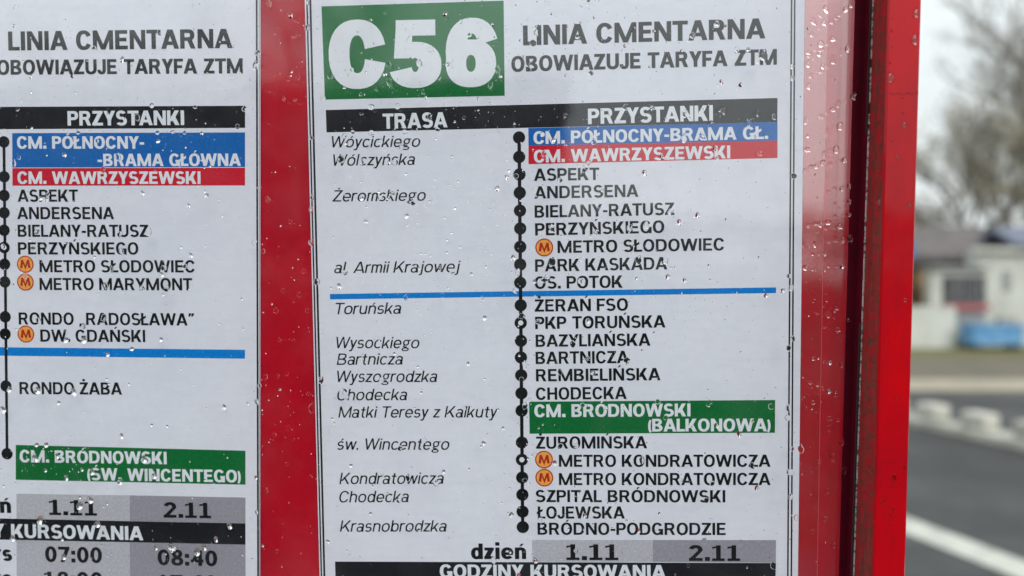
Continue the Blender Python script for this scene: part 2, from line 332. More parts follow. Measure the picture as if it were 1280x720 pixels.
    if ch == '2': return A(.35,.69,.35,.31+O,165,-8,s,t)+[[(0,t*.6),(s*1.15,t*.6),(.7,.66),(.70-s,.66)][0:4]]+rect(0,0,.7,t), .72
    if ch == '4': return rect(.44,0,.44+s,1)+rect(0,.22,.76,.22+t)+diag(0,.25,.44-s*.2,1,s*1.1), .76
    if ch == '5':
        return A(.36,.33,.36,.33+O,-165,128,s*1.04,t*1.02)+rect(.1,1-t,.64,1)+[[(.07,.43),(.07+s*.72,.43),(.1+s*.8,1-t*.5),(.1,1-t*.5)]], .73
    if ch == '6': return A(.37,.34,.37,.34+O,0,360,s,t*.98)+A(.39,.5,.39,.5+O,20 if s > .25 else 28,190,s,t), .75
    if ch == '7': return rect(0,1-t,.7,1)+[[(.12,0),(.12+s*1.05,0),(.7,1-t*.5),(.7-s*1.1,1-t*.5)]], .7
    if ch == '8': return A(.36,.745,.31,.255+O,0,360,s*.95,t*.9)+A(.36,.27,.36,.27+O,0,360,s,t*.92), .72
    X = .74
    if ch == 'a': w=.6; return rect(w-s,.06,w-.0,.5)+rect(w-s,0,w+.03,.1)+A(.3,X-.26,.3,.26+O,0,152,s,t)+A(.27,.22,.27,.22+O,0,360,s*.9,t*.88)+rect(.26,.44-t*.88,w-s*.5,.44), w+.03
    if ch == 'b': return rect(0,0,s,1)+A(.34,X/2,.32,X/2+O,0,360,s,t), .66
    if ch == 'c': return A(.33,X/2,.33,X/2+O,42,318,s,t), .62
    if ch == 'd': return rect(.66-s,0,.66,1)+A(.32,X/2,.32,X/2+O,0,360,s,t), .66
    if ch == 'e': return A(.34,X/2,.34,X/2+O,0,322,s,t)+rect(s*.5,X/2-t*.55,.68-s*.1,X/2+t*.35), .68
    if ch == 'g': return A(.29,X-.25,.27,.25+O,0,360,s*.92,t*.85)+rect(.44,X-t*.8,.64,X)+A(.2,.17,.13,.1,80,265,s*.6,t*.8)+rect(.18,.065,.42,.065+t*.8)+A(.31,-.1,.31,.165,0,360,s*.86,t*.78), .64
    if ch == 'h': return rect(0,0,s,1)+rect(.62-s,0,.62,X-.28)+A(.31,X-.29,.31,.29+O,0,165,s,t), .62
    if ch == 'i': return rect(0,0,s,X)+rect(0,X+.12,s,X+.12+s*.95), s
    if ch == 'j': return rect(.12,-.1,.12+s,X)+rect(.12,X+.12,.12+s,X+.12+s*.95)+A(.0,-.1,.12+s,.16,270,360,s,t), .12+s
    if ch == 'k': return rect(0,0,s,1)+diag(s*.6,.2,.6-s*1.1,X,s*1.15)+diag(.64-s*1.1,0,.2,.46,s*1.15), .64
    if ch == 'l': return rect(0,0,s,1), s
    if ch == 'm': return rect(0,0,s,X)+sum([rect(x+.5-s,0,x+.5,X-.24)+A(x+.25,X-.25,.25,.25+O,0,168,s,t) for x in (0,.5-s)], []), 1.0-s
    if ch == 'n': return rect(0,0,s,X)+rect(.62-s,0,.62,X-.28)+A(.31,X-.29,.31,.29+O,0,165,s,t), .62
    if ch == 'o': return A(.35,X/2,.35,X/2+O,0,360,s,t), .7
    if ch == 'p': return rect(0,-.26,s,X)+A(.34,X/2,.32,X/2+O,0,360,s,t), .66
    if ch == 'r': return rect(0,0,s,X)+A(.32,X-.3,.32,.3+O,72,160,s,t), .42
    if ch == 's':
        ru = (X/2+t/2)/2
        return A(.28,X-ru,.27,ru+O,28,270,s*.95,t,2.1)+A(.29,ru,.29,ru+O,90,-152,s,t,2.1), .58
    if ch == 't': return rect(.12,.18,.12+s,X+.2)+rect(0,X-t,.38,X)+A(.34,.2,.22,.2+O,180,285,s,t), .4
    if ch == 'u': return rect(.62-s,0,.62,X)+rect(0,.28,s,X)+A(.31,.29,.31,.29+O,180,345,s,t), .62
    if ch == 'w':
        q=s*1.05; w=.98; a=w*.27-q*.5; b=w*.73-q*.5; m=w/2-q*.5
        return diag(a,0,0,X,q)+diag(a,0,m,X,q)+diag(b,0,m,X,q)+diag(b,0,w-q,X,q), w
    if ch == 'y': q=s*1.1; return diag(.29-q*.4,.02,0,X,q)+diag(.12,-.26,.6-q,X,q)+rect(.02,-.27,.2,-.27+t), .6
    if ch == 'z': return rect(.02,X-t,.54,X)+rect(0,0,.55,t)+diag(0,t*.6,.54-s*1.3,X-t*.6,s*1.3), .55
    raise ValueError(ch)

WEIGHTS = {'H': (.30, .235), 'B': (.235, .19), 'D': (.235, .19), 'M': (.208, .168), 'I': (.135, .112)}
SPACE = {'H': .055, 'B': .10, 'D': .105, 'M': .125, 'I': .13}
EDGE = {'A': .25, 'Ą': .25, 'V': .2, 'W': .25, 'Y': .15, 'T': .2, 'O': .75, 'C': .75, 'Ó': .75, 'G': .8, 'S': .7, 'Ś': .7, 'J': .6, 'L': .3, 'Ł': .3,
        'P': .5, 'K': .5, 'Z': .5, 'Ż': .5, 'F': .35, 'o': .7, 'ó': .7, 'c': .7, 'e': .7, 'w': .3, 'y': .3, 'z': .5, 'k': .5, 'r': .4, 'a': .7, 's': .7, '-': .8, '.': .9}
_cache = {}
def tri_glyph(ch, style):
    key = (ch, style)
    if key not in _cache:
        s, t = WEIGHTS[style]; polys, w = glyph(ch, s, t); vs_, fs = [], []
        for p in polys:
            ar = sum(p[i][0]*p[(i+1) % len(p)][1] - p[(i+1) % len(p)][0]*p[i][1] for i in range(len(p)))
            if ar < 0: p = p[::-1]
            if abs(ar) < 1e-6: continue
            b = len(vs_); vs_ += [Vector(q) for q in p]; fs.append(list(range(b, b + len(p))))
        if vs_:
            r = delaunay_2d_cdt(vs_, [], fs, 0, 1e-5)
            V = [(v.x, v.y) for v in r[0]]; F = [tuple(f) for f, o in zip(r[2], r[5]) if o]
        else: V, F = [], []
        _cache[key] = (V, F, w)
    return _cache[key]

def text_mesh(txt, style, width, cap):
    """a line of print: x to the right, z up, face towards -y; scaled to the width it has on the sheet"""
    shear = .2 if style == 'I' else 0.0
    x = 0.0; V, F = [], []; prev = None
    for ch in txt:
        v, f, w = tri_glyph(ch, style)
        if prev and prev != ' ' and ch != ' ': x += SPACE[style] * (EDGE.get(prev, 1) + EDGE.get(ch, 1)) / 2 * (1.0 if style != 'I' else 1)
        b = len(V); V += [(x + p[0] + shear * p[1], p[1]) for p in v]; F += [tuple(i + b for i in q) for q in f]
        x += w; prev = ch
    x0 = min(p[0] for p in V); x1 = max(p[0] for p in V); k = width / (x1 - x0)
    return [((p[0] - x0) * k, 0.0, p[1] * cap) for p in V], F
# ------------------------------------------------------------ print on the sheets, in millimetres on the board (u right, v down)
TEXTS = [
    ('R', 'route_character', 'C', 'H', 'w', 2.02, -8.56, 26.09, -8.5, 28.08),
    ('R', 'route_character', '5', 'H', 'w', 27.79, -8.46, 49.64, -8.28, 27.81),
    ('R', 'route_character', '6', 'H', 'w', 51.5, -8.23, 73.19, -8.06, 27.87),
    ('R', 'heading_text', 'LINIA CMENTARNA', 'D', 'k', 84.09, -24.44, 183.35, -24.73, 8.14),
    ('R', 'heading_text', 'OBOWIĄZUJE TARYFA ZTM', 'D', 'k', 79.05, -13.7, 188.0, -13.96, 6.4),
    ('R', 'heading_text', 'TRASA', 'D', 'w', 24.44, 8.74, 51.89, 8.64, 6.34),
    ('R', 'heading_text', 'PRZYSTANKI', 'D', 'w', 110.71, 8.61, 162.09, 8.25, 6.41),
    ('R', 'stop_name', 'CM. PÓŁNOCNY-BRAMA GŁ.', 'D', 'w', 87.96, 16.4, 184.57, 16.18, 5.27),
    ('R', 'stop_name', 'CM. WAWRZYSZEWSKI', 'D', 'w', 88.04, 24.12, 169.15, 23.81, 5.29),
    ('R', 'stop_name', 'ASPEKT', 'M', 'k', 87.96, 31.69, 115.19, 31.76, 5.12),
    ('R', 'stop_name', 'ANDERSENA', 'M', 'k', 88.04, 39.1, 131.41, 39.01, 5.13),
    ('R', 'stop_name', 'BIELANY-RATUSZ', 'M', 'k', 88.08, 47.08, 146.2, 46.75, 5.13),
    ('R', 'stop_name', 'PERZYŃSKIEGO', 'M', 'k', 88.2, 54.56, 142.04, 54.14, 5.15),
    ('R', 'stop_name', 'METRO SŁODOWIEC', 'M', 'k', 97.54, 62.01, 166.67, 61.8, 5.15),
    ('R', 'stop_name', 'PARK KASKADA', 'M', 'k', 88.03, 69.75, 143.22, 69.41, 5.17),
    ('R', 'stop_name', 'OS. POTOK', 'M', 'k', 87.75, 76.98, 124.65, 76.89, 5.19),
    ('R', 'stop_name', 'ŻERAŃ FSO', 'M', 'k', 87.64, 86.66, 126.84, 86.54, 5.2),
    ('R', 'stop_name', 'PKP TORUŃSKA', 'M', 'k', 87.76, 94.03, 142.41, 93.78, 5.21),
    ('R', 'stop_name', 'BAZYLIAŃSKA', 'M', 'k', 87.88, 101.62, 136.12, 101.4, 5.22),
    ('R', 'stop_name', 'BARTNICZA', 'M', 'k', 87.8, 108.92, 126.98, 108.72, 5.24),
    ('R', 'stop_name', 'REMBIELIŃSKA', 'M', 'k', 87.85, 116.33, 140.27, 116.05, 5.24),
    ('R', 'stop_name', 'CHODECKA', 'M', 'k', 87.76, 124.24, 126.09, 123.95, 5.26),
    ('R', 'stop_name', 'CM. BRÓDNOWSKI', 'D', 'w', 87.0, 131.65, 152.71, 131.41, 5.47),
    ('R', 'stop_name', '(BALKONOWA)', 'D', 'w', 134.96, 137.86, 185.92, 137.81, 5.44),
    ('R', 'stop_name', 'ŻUROMIŃSKA', 'M', 'k', 87.53, 145.22, 134.52, 145.04, 5.22),
    ('R', 'stop_name', 'METRO KONDRATOWICZA', 'M', 'k', 97.22, 153.01, 185.96, 152.89, 5.21),
    ('R', 'stop_name', 'METRO KONDRATOWICZA', 'M', 'k', 97.15, 160.89, 185.99, 160.66, 5.22),
    ('R', 'stop_name', 'SZPITAL BRÓDNOWSKI', 'M', 'k', 87.27, 168.27, 167.2, 168.11, 5.24),
    ('R', 'stop_name', 'ŁOJEWSKA', 'M', 'k', 87.53, 175.43, 124.99, 175.25, 5.27),
    ('R', 'stop_name', 'BRÓDNO-PODGRODZIE', 'M', 'k', 87.8, 182.46, 167.38, 182.13, 5.26),
    ('R', 'heading_text', 'dzień', 'B', 'k', 59.05, 193.29, 82.8, 193.11, 6.83),
    ('R', 'date_text', '1.11', 'B', 'k', 100.01, 193.4, 122.17, 193.3, 6.89),
    ('R', 'date_text', '2.11', 'B', 'k', 151.93, 193.39, 173.4, 193.26, 6.77),
    ('R', 'heading_text', 'GODZINY KURSOWANIA', 'D', 'w', 45.37, 201.64, 142.23, 201.13, 5.88),
    ('R', 'street_name', 'Wóycickiego', 'I', 'k', 2.46, 16.09, 40.23, 16.56, 4.76),
    ('R', 'street_name', 'Wólczyńska', 'I', 'k', 2.9, 23.82, 37.88, 24.03, 4.78),
    ('R', 'street_name', 'Żeromskiego', 'I', 'k', 2.09, 38.93, 42.2, 39.17, 4.79),
    ('R', 'street_name', 'al. Armii Krajowej', 'I', 'k', 2.23, 69.41, 56.51, 69.52, 4.83),
    ('R', 'street_name', 'Toruńska', 'I', 'k', 2.5, 87.0, 30.79, 86.98, 4.87),
    ('R', 'street_name', 'Wysockiego', 'I', 'k', 2.44, 101.61, 38.32, 101.84, 4.88),
    ('R', 'street_name', 'Bartnicza', 'I', 'k', 2.34, 108.79, 31.12, 108.78, 4.9),
    ('R', 'street_name', 'Wyszogrodzka', 'I', 'k', 2.44, 116.24, 45.73, 116.36, 4.9),
    ('R', 'street_name', 'Chodecka', 'I', 'k', 2.25, 124.15, 32.65, 124.14, 4.92),
    ('R', 'street_name', 'Matki Teresy z Kalkuty', 'I', 'k', 2.49, 131.7, 71.47, 131.69, 4.91),
    ('R', 'street_name', 'św. Wincentego', 'I', 'k', 1.71, 145.65, 50.47, 145.64, 4.94),
    ('R', 'street_name', 'Kondratowicza', 'I', 'k', 2.3, 160.68, 47.81, 160.42, 4.96),
    ('R', 'street_name', 'Chodecka', 'I', 'k', 2.11, 168.72, 32.54, 168.47, 4.98),
    ('R', 'street_name', 'Krasnobrodzka', 'I', 'k', 2.02, 181.62, 48.71, 181.29, 4.99),
    ('L', 'heading_text', 'LINIA CMENTARNA', 'D', 'k', -137.54, -28.03, -39.17, -26.54, 8.08),
    ('L', 'heading_text', 'OBOWIĄZUJE TARYFA ZTM', 'D', 'k', -143.0, -17.84, -35.06, -15.87, 6.32),
    ('L', 'heading_text', 'PRZYSTANKI', 'D', 'w', -112.57, 4.53, -61.22, 5.34, 6.22),
    ('L', 'stop_name', 'CM. PÓŁNOCNY-', 'D', 'w', -135.51, 13.94, -79.12, 15.04, 5.33),
    ('L', 'stop_name', '-BRAMA GŁÓWNA', 'D', 'w', -99.94, 22.1, -37.01, 23.19, 5.32),
    ('L', 'stop_name', 'CM. WAWRZYSZEWSKI', 'D', 'w', -135.96, 29.1, -54.89, 30.5, 5.35),
    ('L', 'stop_name', 'ASPEKT', 'M', 'k', -136.3, 36.78, -109.27, 37.21, 5.24),
    ('L', 'stop_name', 'ANDERSENA', 'M', 'k', -136.82, 44.32, -93.54, 44.97, 5.25),
    ('L', 'stop_name', 'BIELANY-RATUSZ', 'M', 'k', -136.87, 51.97, -78.57, 52.84, 5.26),
    ('L', 'stop_name', 'PERZYŃSKIEGO', 'M', 'k', -137.13, 59.62, -83.31, 60.37, 5.27),
    ('L', 'stop_name', 'METRO SŁODOWIEC', 'M', 'k', -127.74, 67.51, -58.66, 68.41, 5.27),
    ('L', 'stop_name', 'METRO MARYMONT', 'M', 'k', -128.07, 75.26, -60.04, 76.13, 5.28),
    ('L', 'stop_name', 'RONDO „RADOSŁAWA”', 'M', 'k', -138.13, 90.27, -59.69, 91.36, 5.31),
    ('L', 'stop_name', 'DW. GDAŃSKI', 'M', 'k', -128.67, 97.87, -81.62, 98.4, 5.32),
    ('L', 'stop_name', 'RONDO ŻABA', 'M', 'k', -139.12, 120.95, -92.84, 121.39, 5.37),
    ('L', 'stop_name', 'CM. BRÓDNOWSKI', 'D', 'w', -140.34, 151.25, -73.92, 152.11, 5.51),
    ('L', 'stop_name', '(ŚW. WINCENTEGO)', 'D', 'w', -109.97, 159.21, -41.15, 160.11, 5.5),
    ('L', 'heading_text', 'dzień', 'B', 'k', -170.19, 173.77, -145.35, 174.02, 6.85),
    ('L', 'date_text', '1.11', 'B', 'k', -127.94, 174.84, -106.2, 175.1, 6.88),
    ('L', 'date_text', '2.11', 'B', 'k', -76.1, 175.78, -54.8, 175.97, 6.83),
    ('L', 'heading_text', 'GODZINY KURSOWANIA', 'D', 'w', -186.69, 184.58, -85.63, 185.99, 6.2),
    ('L', 'row_text', 'pierwszy kurs', 'B', 'k', -208.17, 195.08, -145.8, 195.7, 6.91),
    ('L', 'row_text', 'ostatni kurs', 'B', 'k', -202.39, 206.38, -146.3, 206.95, 6.93),
    ('L', 'time_text', '07:00', 'B', 'k', -130.66, 195.95, -104.73, 196.32, 7.0),
    ('L', 'time_text', '08:40', 'B', 'k', -79.55, 196.99, -52.75, 197.35, 6.94),
    ('L', 'time_text', '18:00', 'B', 'k', -131.52, 207.4, -104.8, 207.51, 7.02),
    ('L', 'time_text', '17:40', 'B', 'k', -79.77, 208.35, -53.09, 208.45, 6.97),
]
QUADS = [
    ('R', 'route_box', 'green', [(-0.56, -42.85), (76.16, -43.02), (76.12, -3.92), (-0.07, -4.05)]),
    ('R', 'header_bar', 'black', [(0.2, 0.31), (188.31, -0.45), (188.25, 9.33), (0.35, 9.72)]),
    ('R', 'stop_band', 'blue', [(85.83, 9.68), (188.34, 9.3), (188.37, 16.91), (85.81, 16.99)]),
    ('R', 'stop_band', 'red', [(85.81, 16.99), (188.37, 16.91), (188.39, 24.05), (85.72, 24.67)]),
    ('R', 'river_line', 'cyan', [(0.11, 78.29), (188.02, 77.42), (188.03, 79.78), (0.12, 80.59)]),
    ('R', 'stop_band', 'green', [(84.79, 124.99), (187.79, 124.59), (187.74, 138.45), (84.87, 138.74)]),
    ('R', 'date_cell', 'grey1', [(85.37, 184.71), (136.78, 184.46), (136.75, 193.95), (85.36, 194.28)]),
    ('R', 'date_cell', 'grey2', [(136.78, 184.46), (188.32, 184.2), (188.29, 193.9), (136.75, 193.95)]),
    ('R', 'header_bar', 'black', [(-0.44, 194.87), (188.35, 194.04), (188.12, 202.45), (-0.4, 203.82)]),
    ('R', 'time_cell', 'grey1', [(85.37, 203.18), (136.71, 202.78), (136.47, 263.3), (85.85, 264.24)]),
    ('R', 'time_cell', 'grey2', [(136.71, 202.78), (188.12, 202.45), (187.31, 262.36), (136.47, 263.3)]),
    ('L', 'header_bar', 'black', [(-229.65, -5.7), (-34.52, -2.24), (-34.8, 7.07), (-230.22, 4.09)]),
    ('L', 'stop_band', 'blue', [(-137.47, 7.2), (-34.85, 9.0), (-35.29, 23.66), (-138.06, 21.99)]),
    ('L', 'stop_band', 'red', [(-138.07, 22.27), (-35.29, 23.93), (-35.55, 31.48), (-138.37, 29.82)]),
    ('L', 'river_line', 'cyan', [(-235.74, 98.73), (-37.63, 102.04), (-37.74, 105.9), (-235.95, 102.31)]),
    ('L', 'stop_band', 'green', [(-141.94, 143.54), (-38.72, 146.11), (-39.16, 161.06), (-142.63, 159.1)]),
    ('L', 'date_cell', 'grey1', [(-142.54, 165.38), (-91.07, 165.93), (-91.5, 177.36), (-143.04, 176.6)]),
    ('L', 'date_cell', 'grey2', [(-91.07, 165.93), (-39.32, 166.75), (-39.66, 178.24), (-91.5, 177.36)]),
    ('L', 'header_bar', 'black', [(-240.2, 175.17), (-39.66, 178.24), (-39.94, 187.62), (-240.76, 184.83)]),
    ('L', 'time_cell', 'grey1', [(-143.46, 186.2), (-91.85, 186.96), (-94.46, 267.58), (-146.74, 268.54)]),
    ('L', 'time_cell', 'grey2', [(-91.85, 186.96), (-39.94, 187.62), (-42.08, 266.61), (-94.46, 267.58)]),
    ('R', 'border_line', 'black', [(-7.05, -130.85), (-6.44, -130.82), (-6.24, 287.72), (-6.89, 287.74)]),
    ('R', 'border_line', 'black', [(-5.67, -130.79), (-4.86, -130.76), (-4.87, 287.69), (-5.73, 287.71)]),
    ('R', 'border_line', 'black', [(194.87, -122.4), (195.5, -122.37), (194.99, 283.34), (194.32, 283.35)]),
    ('R', 'border_line', 'black', [(193.69, -122.45), (194.33, -122.42), (193.45, 283.37), (192.78, 283.38)]),
    ('L', 'border_line', 'black', [(-26.38, -131.66), (-25.63, -131.63), (-36.58, 288.39), (-37.37, 288.4)]),
    ('L', 'border_line', 'greyline', [(-24.88, -131.6), (-24.61, -131.58), (-36.35, 288.38), (-36.64, 288.39)]),
    ('R', 'paper', 'paper', [(-7.76, -143.79), (199.83, -137.81), (196.84, 297.44), (-7.31, 302.34)]),
    ('L', 'paper', 'paper', [(-242.66, -154.08), (-23.8, -144.49), (-36.8, 303.05), (-271.17, 308.68)]),
    ('R', 'route_line', 'black', [(81.19, 13.5), (82.67, 13.53), (82.18, 178.94), (80.73, 178.94)]),
    ('L', 'route_line', 'black', [(-141.98, 10.89), (-140.68, 10.92), (-145.44, 147.47), (-146.69, 147.47)]),
]
DOTS = [
    ('R', 81.9, 13.52, 2.58, False),
    ('R', 81.87, 21.57, 2.58, False),
    ('R', 81.91, 28.87, 2.59, False),
    ('R', 81.92, 36.53, 2.59, False),
    ('R', 81.93, 44.0, 2.59, False),
    ('R', 81.94, 51.48, 2.59, False),
    ('R', 81.85, 59.19, 2.6, False),
    ('R', 81.75, 66.67, 2.6, False),
    ('R', 81.66, 74.34, 2.6, False),
    ('R', 81.75, 83.89, 2.61, False),
    ('R', 81.66, 91.36, 2.61, True),
    ('R', 81.67, 98.95, 2.61, False),
    ('R', 81.58, 106.05, 2.62, False),
    ('R', 81.59, 113.67, 2.62, False),
    ('R', 81.6, 121.38, 2.62, False),
    ('R', 81.58, 128.82, 2.62, False),
    ('R', 81.55, 142.49, 2.63, False),
    ('R', 81.46, 149.95, 2.63, True),
    ('R', 81.47, 157.67, 2.63, False),
    ('R', 81.48, 165.09, 2.64, False),
    ('R', 81.5, 172.43, 2.64, False),
    ('R', 81.49, 179.15, 2.64, False),
    ('L', -141.33, 10.91, 2.51, False),
    ('L', -141.9, 25.89, 2.52, False),
    ('L', -142.26, 33.98, 2.52, False),
    ('L', -142.6, 41.46, 2.52, False),
    ('L', -142.94, 49.03, 2.53, False),
    ('L', -143.28, 56.54, 2.53, True),
    ('L', -143.39, 63.83, 2.53, False),
    ('L', -143.63, 71.59, 2.53, False),
    ('L', -144.18, 86.85, 2.54, False),
    ('L', -144.52, 94.41, 2.54, False),
    ('L', -145.22, 117.34, 2.55, False),
    ('L', -146.03, 147.47, 2.56, False),
]
BADGES = [
    ('R', 91.95, 59.59, 3.77),
    ('R', 90.89, 149.88, 3.82),
    ('R', 90.94, 157.69, 3.82),
    ('L', -134.07, 63.95, 3.75),
    ('L', -134.34, 71.73, 3.75),
    ('L', -135.12, 94.48, 3.77),
]
# ------------------------------------------------------------ the case stands almost square to the camera
BX, BY, BZ = Vector((.998762, -.048645, .010439)), Vector((.048121, .997799, .045615)), Vector((-.012634, -.045056, .998905))
BT = Vector((-.079018, .312961, 1.575638))
BM = Matrix(((BX.x, BY.x, BZ.x, BT.x), (BX.y, BY.y, BZ.y, BT.y), (BX.z, BY.z, BZ.z, BT.z), (0, 0, 0, 1)))
def P(u, v, w=0.0): return Vector((u / 1000, w / 1000, -v / 1000))          # millimetres on the board -> its local metres

# ------------------------------------------------------------ materials of the case
def paper_mat():
    m = mat('paper', (.765, .775, .87), .6, .15, noise=(260, (.81, .825, .905), .35, .7), bump=(420, .12, .0002), detail=9)
    add_layer(m, 55, (.60, .63, .71), .48, .75, (1, 1, 7), .3)
    add_layer(m, 9, (.67, .69, .79), .45, .7, (1, 1, 1.6), .5)
    n, l = m.node_tree.nodes, m.node_tree.links; b = n['Principled BSDF']           # the damp sheet cockles gently
    t = n.new('ShaderNodeTexCoord'); mpn = n.new('ShaderNodeMapping'); mpn.inputs['Scale'].default_value = (1, 1, .45); q = n.new('ShaderNodeTexNoise'); q.inputs['Scale'].default_value = 22; q.inputs['Detail'].default_value = 2
    u = n.new('ShaderNodeBump'); u.inputs['Strength'].default_value = .55; u.inputs['Distance'].default_value = .003
    l.new(t.outputs['Object'], mpn.inputs[0]); l.new(mpn.outputs[0], q.inputs['Vector']); l.new(q.outputs['Fac'], u.inputs['Height']); l.new(b.inputs['Normal'].links[0].from_socket, u.inputs['Normal']); l.new(u.outputs[0], b.inputs['Normal'])
    return m
M_PAPER = paper_mat()
def ink(name, c, grain=.12):
    m = mat(name, c, .5, .1, noise=(900, tuple(min(1, x * 1.35 + .006) for x in c), .45, .8), bump=(420, .1, .0002))
    add_layer(m, 240, tuple(min(1, x + .06) for x in c), .56, .78, (1, 1, 1), grain)
    return m
INK = {'k': ink('black_ink', (.005, .006, .009), .05), 'black': ink('header_ink', (.008, .009, .014), .06), 'w': mat('unprinted_lettering', (.76, .79, .86), .6, .15, noise=(260, (.8, .82, .88), .35, .7)),
       'green': ink('green_ink', (.003, .14, .034)), 'blue': ink('blue_ink', (.003, .12, .42)), 'red': ink('red_ink', (.56, .008, .028)),
       'cyan': ink('cyan_ink', (.0, .20, .62)), 'grey1': ink('light_grey_ink', (.46, .46, .51)), 'grey2': ink('grey_ink', (.30, .29, .34)),
       'greyline': ink('thin_line_ink', (.25, .25, .28)), 'orange': ink('orange_ink', (.88, .36, .07)), 'dred': ink('dark_red_ink', (.42, .02, .012))}

M_RED = mat('red_enamel', (.53, .0010, .017), .5, .12, noise=(35, (.40, .0012, .016), .3, .75), bump=(60, .06, .002))
add_layer(M_RED, 500, (.16, .012, .012), .66, .74, (1, 1, 1), .8)
M_FACE = mat('red_frame_paint', (.57, .0004, .005), .5, .06, noise=(30, (.44, .0006, .007), .35, .7), bump=(300, .05, .0006), coat=.6, coat_rough=.06)
add_layer(M_FACE, 70, (.34, .003, .010), .45, .7, (1, 1, .08), .8)
add_layer(M_FACE, 25, (.30, .004, .012), .5, .72, (1, 1, .5), .7)
add_layer(M_FACE, 420, (.10, .008, .008), .69, .74, (1, 1, .6), .85)
M_LIP = mat('polished_red_lip', (.62, .006, .03), .5, .1, noise=(28, (.52, .008, .03), .3, .75), bump=(22, .04, .003), coat=1, coat_ior=3.9, coat_rough=.07)
M_LIP2 = mat('glossy_red_lip', (.66, .004, .028), .5, .1, noise=(20, (.50, .006, .03), .3, .75), bump=(22, .05, .003), coat=1, coat_ior=2.7, coat_rough=.09)
M_HIGHLIGHT = mat('painted_highlight', (.78, .16, .18), .35, .5, coat=1)  # pale colour stands in for a highlight on the lip
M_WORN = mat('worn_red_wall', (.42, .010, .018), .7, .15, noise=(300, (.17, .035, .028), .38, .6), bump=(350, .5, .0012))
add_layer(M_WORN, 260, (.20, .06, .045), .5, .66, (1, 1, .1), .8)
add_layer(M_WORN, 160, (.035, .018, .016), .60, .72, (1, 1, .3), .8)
M_CHANNEL_SHADE = mat('painted_channel_shade', (.12, .004, .016), .6, .1, noise=(120, (.085, .004, .013), .4, .7))  # frame red darkened to paint in the shade of the recess
M_EDGE = mat('bare_metal_edge', (.66, .62, .60), .5, .5, noise=(700, (.13, .08, .07), .48, .58), bump=(900, .6, .0006))
M_CHIP = mat('primer_under_paint', (.20, .008, .010), .8, .1, noise=(900, (.09, .01, .01), .4, .6))
M_SEAL = mat('black_rubber_seal', (.022, .02, .02), .6, .4, bump=(500, .3, .0005))

def pane_mat():
    """clear acrylic: both faces mirror a little, more at glancing angles; a faint film of dried dirt"""
    m = bpy.data.materials.new('clear_pane'); m.use_nodes = True; n, l = m.node_tree.nodes, m.node_tree.links; n.clear()
    out = n.new('ShaderNodeOutputMaterial'); g = n.new('ShaderNodeNewGeometry'); t = n.new('ShaderNodeTexCoord')
    dp = n.new('ShaderNodeVectorMath'); dp.operation = 'DOT_PRODUCT'; l.new(g.outputs['Incoming'], dp.inputs[0]); l.new(g.outputs['Normal'], dp.inputs[1])
    def ma(op, a, b=None):
        k = n.new('ShaderNodeMath'); k.operation = op
        for i, x in enumerate((a, b)):
            if x is None: continue
            if isinstance(x, (int, float)): k.inputs[i].default_value = x
            else: l.new(x, k.inputs[i])
        return k.outputs[0]
    c = ma('ABSOLUTE', dp.outputs['Value']); c1 = ma('SUBTRACT', 1.0, c); p5 = ma('POWER', c1, 5.0)
    fr = ma('ADD', ma('MULTIPLY', p5, .95), .058)
    nzz = n.new('ShaderNodeTexNoise'); nzz.inputs['Scale'].default_value = 14; nzz.inputs['Detail'].default_value = 3
    bp_ = n.new('ShaderNodeBump'); bp_.inputs['Strength'].default_value = .10; bp_.inputs['Distance'].default_value = .004
    l.new(t.outputs['Object'], nzz.inputs['Vector']); l.new(nzz.outputs['Fac'], bp_.inputs['Height'])
    tr = n.new('ShaderNodeBsdfTransparent'); tr.inputs[0].default_value = (.985, .99, .992, 1)
    gl = n.new('ShaderNodeBsdfGlossy'); gl.inputs['Roughness'].default_value = .05; gl.inputs['Color'].default_value = (1, 1, 1, 1); l.new(bp_.outputs[0], gl.inputs['Normal'])
    df = n.new('ShaderNodeBsdfDiffuse'); df.inputs['Color'].default_value = (.62, .64, .66, 1)
    dn = n.new('ShaderNodeTexNoise'); dn.inputs['Scale'].default_value = 42; dn.inputs['Detail'].default_value = 6; dn.inputs['Roughness'].default_value = .65; l.new(t.outputs['Object'], dn.inputs['Vector'])
    dr = n.new('ShaderNodeMapRange'); dr.inputs[1].default_value = .45; dr.inputs[2].default_value = .75; dr.inputs[3].default_value = .0; dr.inputs[4].default_value = .014; l.new(dn.outputs['Fac'], dr.inputs[0])
    m1 = n.new('ShaderNodeMixShader'); l.new(dr.outputs[0], m1.inputs[0]); l.new(tr.outputs[0], m1.inputs[1]); l.new(df.outputs[0], m1.inputs[2])
    m2 = n.new('ShaderNodeMixShader'); l.new(fr, m2.inputs[0]); l.new(m1.outputs[0], m2.inputs[1]); l.new(gl.outputs[0], m2.inputs[2]); l.new(m2.outputs[0], out.inputs[0])
    return m
M_PANE = pane_mat()
M_WATER = bpy.data.materials.new('rain_water'); M_WATER.use_nodes = True
b_ = M_WATER.node_tree.nodes['Principled BSDF']; b_.inputs['Transmission Weight'].default_value = 1; b_.inputs['IOR'].default_value = 1.333; b_.inputs['Roughness'].default_value = 0.0
b_.inputs['Base Color'].default_value = (1, 1, 1, 1); b_.inputs['Specular IOR Level'].default_value = .4

